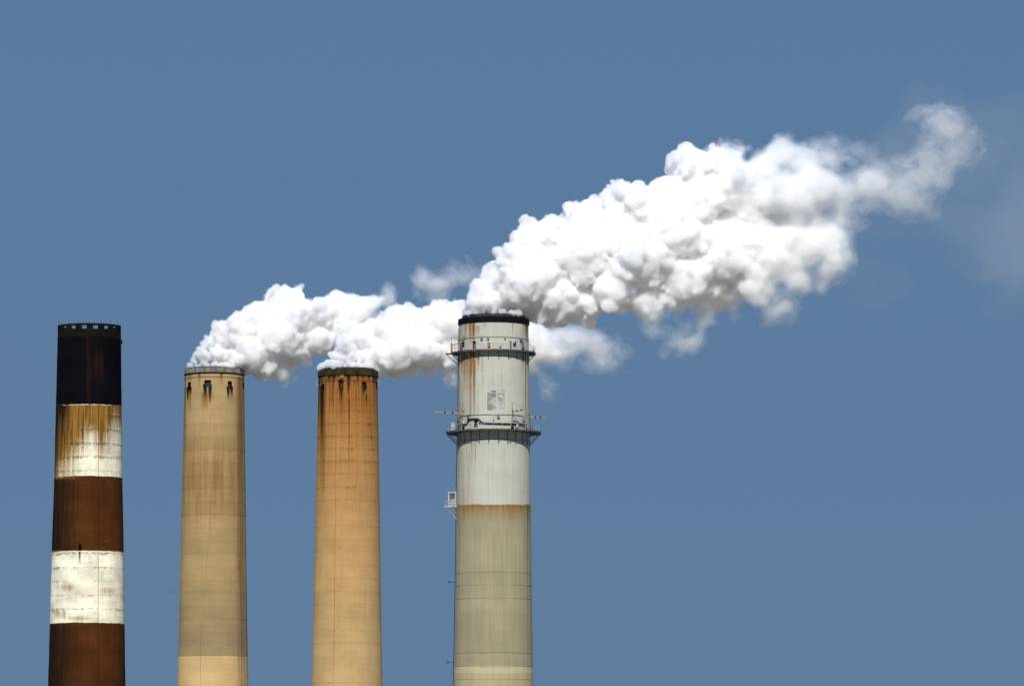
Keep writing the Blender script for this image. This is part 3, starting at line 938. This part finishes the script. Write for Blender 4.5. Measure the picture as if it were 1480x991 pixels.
# small balcony low on the left side
tb = R(-90)
zb_ = at(650, 732.3, C4.Y).z
rb_ = float(C4.r(zb_))
bal = MB().box(Vector((-rb_ - 1.6, 0, zb_)), (3.3, 3.0, 0.36)).build('side_balcony', M['steel'], C4.root)
for sy in (-1.3, 1.3):
    MB().tube([(-rb_ - 3.1, sy, zb_ - .2), (-rb_ + .02, sy, zb_ - 3.2)], .1, 6).build('balcony_strut', M['grey'], bal)
    MB().tube([(-rb_ - 1.7, sy, zb_ - .2), (-rb_ + .02, sy, zb_ - 1.9)], .08, 6).build('balcony_strut', M['grey'], bal)
    for xx in (-3.1, -2.1, -1.0):
        MB().tube([(-rb_ + xx, sy, zb_), (-rb_ + xx, sy, zb_ + 1.5)], .04, 5).build('rail_post', M['grey'], bal)
    MB().tube([(-rb_ - 3.1, sy, zb_ + 1.5), (-rb_, sy, zb_ + 1.5)], .04, 5).tube([(-rb_ - 3.1, sy, zb_ + .8), (-rb_, sy, zb_ + .8)], .04, 5).build('handrail', M['grey'], bal)
MB().tube([(-rb_ - 3.1, -1.3, zb_ + 1.5), (-rb_ - 3.1, 1.3, zb_ + 1.5)], .04, 5).build('handrail', M['grey'], bal)
hut = MB()
hx0, hx1, hz = -rb_ - 2.05, -rb_ - .3, 3.7
for x in (hx0, hx1):
    for y in (-.9, .9):
        hut.box((x, y, zb_ + .18 + hz / 2), (.34, .34, hz))
hut.box(((hx0 + hx1) / 2, 0, zb_ + hz), (hx1 - hx0 + .5, 2.2, .34))
hut.box(((hx0 + hx1) / 2, .75, zb_ + .2 + hz / 2), (hx1 - hx0 - .3, .1, hz - .3))
h_ = hut.build('lift_cabin', M['white'], C4.root)
for x in np.linspace(hx0 + .35, hx1 - .35, 4):
    MB().box((x, -.9, zb_ + .18 + hz / 2), (.07, .07, hz - .5)).build('cage_bar', M['grey'], h_)
for x in (hx0 + .2, hx1):
    MB().tube([(x, -.4, zb_ + hz + .1), (x, -.4, zb_ + hz + 1.5)], .04, 5).build('roof_mast', M['grey'], h_)

# ladder and cable run down the left edge
lad = MB()
tl = R(-86.5)
for dt in (-.35, .35):
    pts = []
    for z in np.linspace(0.5, z4(640), 40):
        rr = float(C4.r(z)) + .22
        pts.append(cylp(rr, tl + dt / rr, z))
    lad.tube(pts, .06, 5)
lad.build('access_ladder', M['black'], C4.root)
lad2 = MB()
for z in np.arange(40, z4(640), .9):
    rr = float(C4.r(z)) + .22
    lad2.tube([cylp(rr, tl - .35 / rr, z), cylp(rr, tl + .35 / rr, z)], .03, 4)
ru_ = lad2.build('rung', M['black'], C4.root)
ru_['kind'] = 'stuff'
MB().tube([cylp(float(C4.r(z)) + .15, tl, z) for z in np.linspace(z4(636), z4(470), 20)], .07, 5).build('cable_run', M['deck'], C4.root)
for py in (841, 956.5):
    z = at(650, py, C4.Y).z
    rr = float(C4.r(z))
    MB().tube([(-rr, -.5, z), (-rr - 1.9, -.5, z + .02)], .06, 5).box((-rr - 1.75, -.5, z + .05), (.6, .3, .28)).build('marker_lamp', M['black'], C4.root)

# ------------------------------------------------------------------ smoke plumes
def rand_dirs(n):
    d = rng.normal(size=(n, 3))
    return d / np.linalg.norm(d, axis=1, keepdims=True)

def puffs(lst, Y, depth=1.0, shrink=0.88, n1=18, n2=8, clones=2, jitter=0.2, rmin=0.5, ratio=(0.24, 0.46), bury=0.6):
    """lst: (px, py, r px); a cauliflower of spheres: x, y, z, r, level."""
    S = []
    for px, py, rp in lst:
        p = at(px, py, Y)
        r = rp * Y / F * shrink
        dy = rng.normal() * r * jitter
        S.append((p.x, p.y + dy, p.z, r, 0))
        for k in range(clones):
            sg = 1 if k % 2 == 0 else -1
            S.append((p.x + rng.normal() * r * .15, p.y + dy + sg * r * depth * rng.uniform(.4, .75), p.z + abs(rng.normal()) * r * .12, r * rng.uniform(.65, .85), 0))
    S = np.array(S)
    allS, cur = [S], S
    for lv, nn in ((1, n1), (2, n2)):
        if nn == 0 or not len(cur):
            break
        m = len(cur)
        d = rand_dirs(m * nn).reshape(m, nn, 3)
        rr = cur[:, None, 3] * rng.uniform(ratio[0], ratio[1], (m, nn))
        pos = cur[:, None, :3] + d * (cur[:, None, 3] * rng.uniform(.74, .92, (m, nn)))[..., None]
        C = np.concatenate([pos, rr[..., None], np.full((m, nn, 1), lv)], -1).reshape(-1, 5)
        C = C[C[:, 3] > rmin]
        keep = np.ones(len(C), bool)
        for q in S:
            keep &= ~(np.linalg.norm(C[:, :3] - q[:3], axis=1) + C[:, 3] * bury < q[3])
        C = C[keep]
        allS.append(C)
        cur = C
    return np.concatenate(allS)

def over_rim(S, ch, rim):
    """keep the smoke that stands over the mouth inside it and off the outer wall"""
    S = S.copy()
    z0, x0, x1 = ch.top - 0.9, ch.cx - rim * .99, ch.cx + rim * 1.05
    bad = (S[:, 0] > x0) & (S[:, 0] < x1) & (S[:, 2] - S[:, 3] < z0)
    S[bad, 2] = z0 + S[bad, 3]
    lim = ch.cx - rim + 0.1
    S[:, 0] = np.where((S[:, 0] - S[:, 3] < lim) & (S[:, 2] < ch.top + 7), lim + S[:, 3], S[:, 0])
    return S

def mouth(ch, rim):
    """steam welling up over the whole mouth"""
    out = []
    for ring_r, n_ in ((0.0, 1), (0.3, 6), (0.6, 12), (0.86, 22)):
        for k in range(n_):
            t_ = 2 * math.pi * (k + rng.uniform(-.2, .2)) / n_
            r_ = rng.uniform(1.0, 1.45)
            q = cylp(min(ring_r * rim, rim - r_ + 0.12), t_, 0)
            out.append((ch.cx + q.x, ch.Y + q.y, ch.top + 0.25 + rng.uniform(0, .35), r_, 1))
    return np.array(out)

_perm = rng.permutation(256)
_perm = np.concatenate([_perm, _perm, _perm]).astype(np.int32)
_grad = rand_dirs(256).astype(np.float32)
def perlin(p):
    i = np.floor(p).astype(np.int32)
    f = (p - i).astype(np.float32)
    i &= 255
    u = f * f * f * (f * (f * 6 - 15) + 10)
    out = np.zeros(len(p), np.float32)
    for a in (0, 1):
        wa = u[:, 0] if a else 1 - u[:, 0]
        ha = _perm[i[:, 0] + a]
        for b in (0, 1):
            wb = wa * (u[:, 1] if b else 1 - u[:, 1])
            hb_ = _perm[ha + i[:, 1] + b]
            for c in (0, 1):
                w = wb * (u[:, 2] if c else 1 - u[:, 2])
                g = _grad[_perm[hb_ + i[:, 2] + c] & 255]
                out += w * (g[:, 0] * (f[:, 0] - a) + g[:, 1] * (f[:, 1] - b) + g[:, 2] * (f[:, 2] - c))
    return out
def fbm(p, size, octs, gain=0.52):
    out, amp, sz = 0, 1.0, size
    for k in range(octs):
        out = out + amp * perlin(p / sz + 17.3 * k + 100)
        amp *= gain
        sz *= 0.49
    return out * 1.5

def surface_net(f, h, org):
    """Closed surface of f < 0 on a grid (naive surface nets)."""
    nx, ny, nz = f.shape
    ins = f < 0
    c = np.zeros((nx - 1, ny - 1, nz - 1), np.int8)
    corners = [(a, b, d) for a in (0, 1) for b in (0, 1) for d in (0, 1)]
    def sub(A, a, b, d):
        return A[a:nx - 1 + a, b:ny - 1 + b, d:nz - 1 + d]
    for k in corners:
        c += sub(ins, *k)
    act = (c > 0) & (c < 8)
    ci = np.argwhere(act)
    vid = np.full(act.shape, -1, np.int32)
    vid[act] = np.arange(len(ci))
    P = np.zeros((len(ci), 3), np.float32)
    W = np.zeros(len(ci), np.float32)
    vals = {k: f[ci[:, 0] + k[0], ci[:, 1] + k[1], ci[:, 2] + k[2]] for k in corners}
    for k in corners:
        for ax in range(3):
            if k[ax]:
                continue
            k2 = list(k)
            k2[ax] = 1
            k2 = tuple(k2)
            a, b = vals[k], vals[k2]
            m = (a < 0) != (b < 0)
            t = np.where(m, a / np.where(m, a - b, 1), 0)
            pt = np.tile(np.array(k, np.float32), (len(ci), 1))
            pt[:, ax] = t
            P[m] += pt[m]
            W[m] += 1
    V = (ci + P / W[:, None]) * h + np.array(org)
    Q = []
    for ax in range(3):
        o1, o2 = (ax + 1) % 3, (ax + 2) % 3
        a = np.take(ins, range(0, ins.shape[ax] - 1), ax)
        b = np.take(ins, range(1, ins.shape[ax]), ax)
        e = np.argwhere(a != b)
        e = e[(e[:, o1] > 0) & (e[:, o2] > 0) & (e[:, o1] < f.shape[o1] - 1) & (e[:, o2] < f.shape[o2] - 1)]
        flip = ins[e[:, 0], e[:, 1], e[:, 2]]
        ids = []
        for d1, d2 in ((-1, -1), (0, -1), (0, 0), (-1, 0)):
            q = e.copy()
            q[:, o1] += d1
            q[:, o2] += d2
            ids.append(vid[q[:, 0], q[:, 1], q[:, 2]])
        q = np.stack(ids, 1)
        q[~flip] = q[~flip][:, ::-1]
        Q.append(q)
    return V, np.concatenate(Q)

def fast_mesh(name, v, q, mat, parent):
    me = bpy.data.meshes.new(name)
    me.vertices.add(len(v))
    me.vertices.foreach_set('co', (v - np.array(parent.location)).astype(np.float32).reshape(-1))
    me.loops.add(len(q) * 4)
    me.loops.foreach_set('vertex_index', q.astype(np.int32).reshape(-1))
    me.polygons.add(len(q))
    me.polygons.foreach_set('loop_start', np.arange(0, len(q) * 4, 4, dtype=np.int32))
    me.polygons.foreach_set('loop_total', np.full(len(q), 4, np.int32))
    me.polygons.foreach_set('use_smooth', np.ones(len(q), bool))
    me.materials.append(mat)
    me.update(calc_edges=True)
    return link(name, me, parent)

def vol_mat(name, density, albedo, aniso=0.0):
    m = bpy.data.materials.new(name)
    m.use_nodes = True
    nt = m.node_tree
    nt.nodes.clear()
    out = N(nt, 'OutputMaterial')
    pv = N(nt, 'VolumePrincipled')
    pv.inputs['Color'].default_value = (*albedo, 1)
    pv.inputs['Anisotropy'].default_value = aniso
    pv.inputs['Density'].default_value = density
    nt.links.new(pv.outputs[0], out.inputs['Volume'])
    return m

def sstep(a, b, x):
    t = np.clip((x - a) / (b - a), 0, 1)
    return t * t * (3 - 2 * t)

def box_blur(f, ax, n):
    f = np.moveaxis(f, ax, 0)
    c = np.cumsum(np.concatenate([np.repeat(f[:1], n + 1, 0), f, np.repeat(f[-1:], n, 0)]), 0, dtype=np.float64)
    out = ((c[2 * n + 1:] - c[:-(2 * n + 1)]) / (2 * n + 1)).astype(np.float32)
    return np.ascontiguousarray(np.moveaxis(out, 0, ax))

def plume_body(S, Y, parent, h, tear, shells, reach=7.0, warp=2.5, size=11.0, octs=6, A=(0.55, 8.0), L=(0.42, 17.0), bias=0.02, blur=2, lumpy=1.0, melt_at=2):
    """Signed distance to the spheres, roughened and torn by noise where tear() says so, cut at nested levels."""
    lo = (S[:, :3] - S[:, 3:4]).min(0) - 8.0
    hi = (S[:, :3] + S[:, 3:4]).max(0) + 8.0
    nn = np.ceil((hi - lo) / h).astype(int) + 1
    f = np.full(nn, reach, np.float32)
    ax = [lo[k] + h * np.arange(nn[k]) for k in range(3)]
    S = S[np.argsort(S[:, 4], kind='stable')]
    soft = False
    for x, y, z, r, lv in S:
        if lv == melt_at and not soft and blur:
            soft = True                    # melt the big lobes together before the small ones go on
            g = f
            for _ in range(2):
                for k in range(3):
                    g = box_blur(g, k, blur)
            m0 = parent.location
            away = np.sqrt(((ax[0] - m0.x) ** 2)[:, None, None] + ((ax[1] - m0.y) ** 2)[None, :, None] + ((ax[2] - m0.z) ** 2)[None, None, :])
            away = sstep(8.0, 22.0, away).astype(np.float32)
            f = g * away + f * (1 - away)
        mg = r + (reach if lv == 0 else 1.5)
        sl = []
        for k, c in enumerate((x, y, z)):
            a = max(0, int((c - mg - lo[k]) / h))
            b = min(nn[k], int((c + mg - lo[k]) / h) + 2)
            sl.append(slice(a, b))
        d2 = ((ax[0][sl[0]] - x) ** 2)[:, None, None] + ((ax[1][sl[1]] - y) ** 2)[None, :, None] + ((ax[2][sl[2]] - z) ** 2)[None, None, :]
        blk = f[sl[0], sl[1], sl[2]]
        np.minimum(blk, np.sqrt(d2).astype(np.float32) - np.float32(r), out=blk)
    gx, gy, gz = np.meshgrid(*ax, indexing='ij')
    px, py = project(gx, gy, gz)
    tau = tear(px, py).astype(np.float32)
    amp = A[0] + (A[1] - A[0]) * tau
    thick = L[0] + (L[1] - L[0]) * tau ** 1.6
    band = (f < np.minimum(amp * 0.9 + 0.5, reach - 0.6)) & (f > -(amp * 1.2 + thick * 1.3))
    idx = np.nonzero(band)
    p = np.stack([gx[idx], gy[idx], gz[idx]], 1).astype(np.float32)
    tb_ = tau[idx]
    if warp:
        wv = np.stack([perlin(p / 7.0 + 31.7 * k) for k in range(3)], 1) * (0.4 + warp * 1.6 * tb_)[:, None]
        p = p + wv
    nz_ = fbm(p * np.array([0.8, 1, 1], np.float32), size, octs, 0.61)
    # small billows: rounded lumps
    lump = np.abs(perlin(p / 5.6 + 23.0)) * 2.3 + np.abs(perlin(p / 2.7 + 57.0)) * 1.3 + np.abs(perlin(p / 1.35 + 91.0)) * 0.65
    lump = (lump - 0.75) * (0.78 * (1 - tb_) + 0.30) * lumpy
    f[idx] += amp[idx] * (1 - sstep(0.3 * reach, reach - 0.7, f[idx])) * (nz_ + bias * tb_) - lump
    g = f / thick
    for name, level, mat in shells:
        q = g - level
        q[0], q[-1], q[:, 0], q[:, -1], q[:, :, 0], q[:, :, -1] = 1, 1, 1, 1, 1, 1
        v, fc = surface_net(q, h, lo)
        fast_mesh(name, v, fc, mat, parent)
        print(name, len(S), len(fc))

WHITE = (0.9945, 0.9945, 0.9948)
SHELLS = (('outer_mist', 0.0, vol_mat('outer_mist_steam', 0.035, WHITE)),
          ('thin_steam', -0.22, vol_mat('thin_steam_body', 0.08, WHITE)),
          ('billow', -0.48, vol_mat('billow_steam', 0.22, WHITE)),
          ('dense_core', -0.85, vol_mat('dense_core_steam', 1.15, WHITE)))
GAS = (0.95, 0.95, 0.84)
HAZE = tuple((nm, lv, vol_mat(nm + '_gas', 0.0012, GAS)) for nm, lv in (('thin_haze', 0.0), ('pale_haze', -0.2), ('brown_haze', -0.4), ('haze_core', -0.6)))

def plume_root(ch, label):
    o = bpy.data.objects.new('smoke_plume', None)
    COL.objects.link(o)
    o.location = (ch.cx, ch.Y, ch.top)
    tag(o, label, 'smoke plume', 'white plumes blowing right from the chimneys')
    return o

# plume of the tall right chimney
p4 = plume_root(C4, 'huge white plume rising right from the tallest platform chimney')
D4 = [(676, 450, 15), (690, 444, 22), (712, 440, 26), (735, 438, 28), (752, 446, 20), (768, 452, 16), (700, 420, 24), (725, 400, 34), (745, 380, 34), (752, 415, 42),
      (772, 352, 40), (790, 405, 52), (800, 345, 36), (800, 450, 26), (815, 430, 42), (835, 380, 60), (842, 325, 36), (850, 442, 30), (872, 318, 38), (893, 282, 28), (900, 345, 58),
      (890, 420, 46), (925, 308, 40), (935, 380, 60), (935, 440, 36), (962, 285, 38), (975, 345, 60), (985, 408, 48), (1000, 240, 38), (1012, 295, 56),
      (1030, 370, 58), (1045, 228, 33), (1066, 220, 25), (1080, 275, 58), (1085, 345, 55), (1040, 420, 34), (1110, 240, 28),
      (1095, 415, 40), (1108, 450, 22), (1060, 436, 28), (1135, 290, 54), (1150, 350, 54), (1150, 405, 32), (1130, 224, 28), (1170, 234, 32), (1185, 280, 50), (1190, 335, 42),
      (1195, 385, 34), (1205, 230, 28), (1232, 240, 30), (1222, 285, 36), (1238, 270, 34), (1215, 315, 34), (1125, 385, 44)]
W4p = [(1250, 265, 42), (1268, 255, 40), (1245, 310, 30), (1290, 262, 38), (1318, 258, 38), (1342, 232, 38), (1362, 200, 32), (1376, 174, 22), (1340, 185, 20), (1300, 230, 30), (1300, 285, 30), (1330, 288, 26), (1375, 218, 30), (1250, 228, 26), (1395, 200, 20), (1255, 300, 24),
       (990, 489, 13), (968, 510, 9), (1003, 484, 9), (940, 478, 16), (1208, 396, 18), (1135, 445, 20), (1020, 452, 18)]
S4 = over_rim(puffs(D4, C4.Y, n1=34, n2=10, ratio=(0.20, 0.40), clones=3, bury=0.95), C4, r4)
S4 = np.concatenate([S4, mouth(C4, r4), puffs(W4p, C4.Y, n1=8, n2=0, clones=1, depth=.6, shrink=.95)])
def tear4(x, y):
    return np.clip(sstep(950, 1210, x) * 0.46 + sstep(1205, 1285, x) * 0.54 + 0.65 * sstep(420, 490, y) * sstep(840, 960, x), 0, 1)
plume_body(S4, C4.Y, p4, 0.38, tear4, SHELLS, blur=3, melt_at=1, lumpy=1.05)
H4 = [(1275, 330, 55), (1310, 270, 75), (1340, 310, 80), (1385, 240, 85), (1400, 310, 85), (1450, 330, 90), (1450, 400, 60), (1520, 300, 100), (1430, 220, 60), (1600, 330, 110), (1290, 390, 40)]
plume_body(puffs(H4, C4.Y + 8, n1=0, n2=0, clones=0, shrink=1.15), C4.Y, p4, 1.3, lambda x, y: np.ones_like(x), HAZE, reach=20, warp=4, size=24, octs=5, A=(0, 15), L=(0, 16), blur=0, lumpy=0.0)

# plume of the tan chimney
p2 = plume_root(C2, 'white plume leaving the tan second chimney, drifting behind the third')
D2 = [(280, 522, 10), (296, 514, 17), (318, 512, 22), (338, 516, 20), (352, 524, 14), (303, 496, 16), (325, 486, 28), (348, 474, 28), (352, 490, 34), (378, 466, 34), (372, 510, 38), (388, 530, 24),
      (408, 538, 20), (400, 490, 44), (402, 437, 26), (425, 432, 22), (411, 423, 15), (430, 462, 40), (430, 508, 30), (445, 525, 13), (462, 458, 33), (460, 490, 30), (488, 446, 27), (486, 432, 13),
      (512, 455, 30), (502, 480, 28), (532, 446, 22), (545, 468, 25), (540, 434, 12), (566, 430, 20), (560, 420, 13), (590, 440, 18), (613, 397, 14), (575, 450, 22)]
W2 = [(652, 404, 20), (670, 402, 18), (688, 410, 17), (632, 418, 14), (640, 432, 14), (700, 430, 22), (730, 420, 20)]
S2 = over_rim(puffs(D2, C2.Y), C2, r2)
S2 = np.concatenate([S2, mouth(C2, r2), puffs(W2, C2.Y, n1=8, n2=0, clones=1, depth=.6, shrink=.95)])
plume_body(S2, C2.Y, p2, 0.33, lambda x, y: np.clip(sstep(500, 600, x) * .42 + sstep(590, 650, x) * .36 + 0.3 * sstep(500, 550, y) * sstep(380, 440, x), 0, 1), SHELLS, blur=1)

# plume of the orange chimney
p3 = plume_root(C3, 'white plume from the orange third chimney, passing behind the platform chimney')
D3 = [(474, 524, 9), (490, 516, 16), (512, 512, 22), (532, 516, 20), (545, 525, 13), (500, 498, 20), (528, 490, 30), (560, 482, 35), (546, 515, 28), (575, 515, 36), (575, 538, 17), (595, 540, 18), (590, 470, 34),
      (610, 500, 42), (625, 465, 30), (620, 530, 22), (650, 470, 38), (650, 510, 34), (654, 545, 14), (690, 480, 42), (700, 525, 28), (735, 500, 34), (775, 500, 34), (802, 512, 30), (775, 480, 26), (765, 530, 20), (808, 488, 22)]
W3 = [(825, 490, 22), (845, 482, 18), (832, 505, 24), (852, 500, 26), (872, 512, 22), (846, 525, 14), (893, 522, 13), (815, 530, 18), (790, 560, 14), (820, 485, 16), (790, 545, 16)]
S3 = over_rim(puffs(D3, C3.Y + 3), C3, r3)
S3 = np.concatenate([S3, mouth(C3, r3), puffs(W3, C3.Y + 3, n1=8, n2=0, clones=1, depth=.6, shrink=.95)])
plume_body(S3, C3.Y + 3, p3, 0.33, lambda x, y: np.clip(sstep(735, 850, x) * .72 + 0.3 * sstep(510, 555, y) * sstep(560, 620, x), 0, 1), SHELLS, blur=1)

# ------------------------------------------------------------------ a bird
bl = at(247, 855, 1000)
bird = MB()
bird.tube([(-.16, 0, 0), (-.08, 0, .01), (0, 0, .015), (.1, 0, .01), (.2, 0, 0)], [.015, .05, .06, .04, .02], 8)
bird.add([(-.05, .03, .02), (.07, .03, .02), (.02, .22, .10), (.05, .38, .05)], [(0, 1, 3, 2), (2, 3, 1, 0)])
bird.add([(-.05, -.03, .02), (.07, -.03, .02), (.02, -.22, .10), (.05, -.38, .05)], [(0, 2, 3, 1), (1, 3, 2, 0)])
bo = bird.build('bird', M['black'], None, True, bl)
bo.rotation_euler.z = R(50)
tag(bo, 'tiny dark bird flying left of the tan chimney', 'bird')
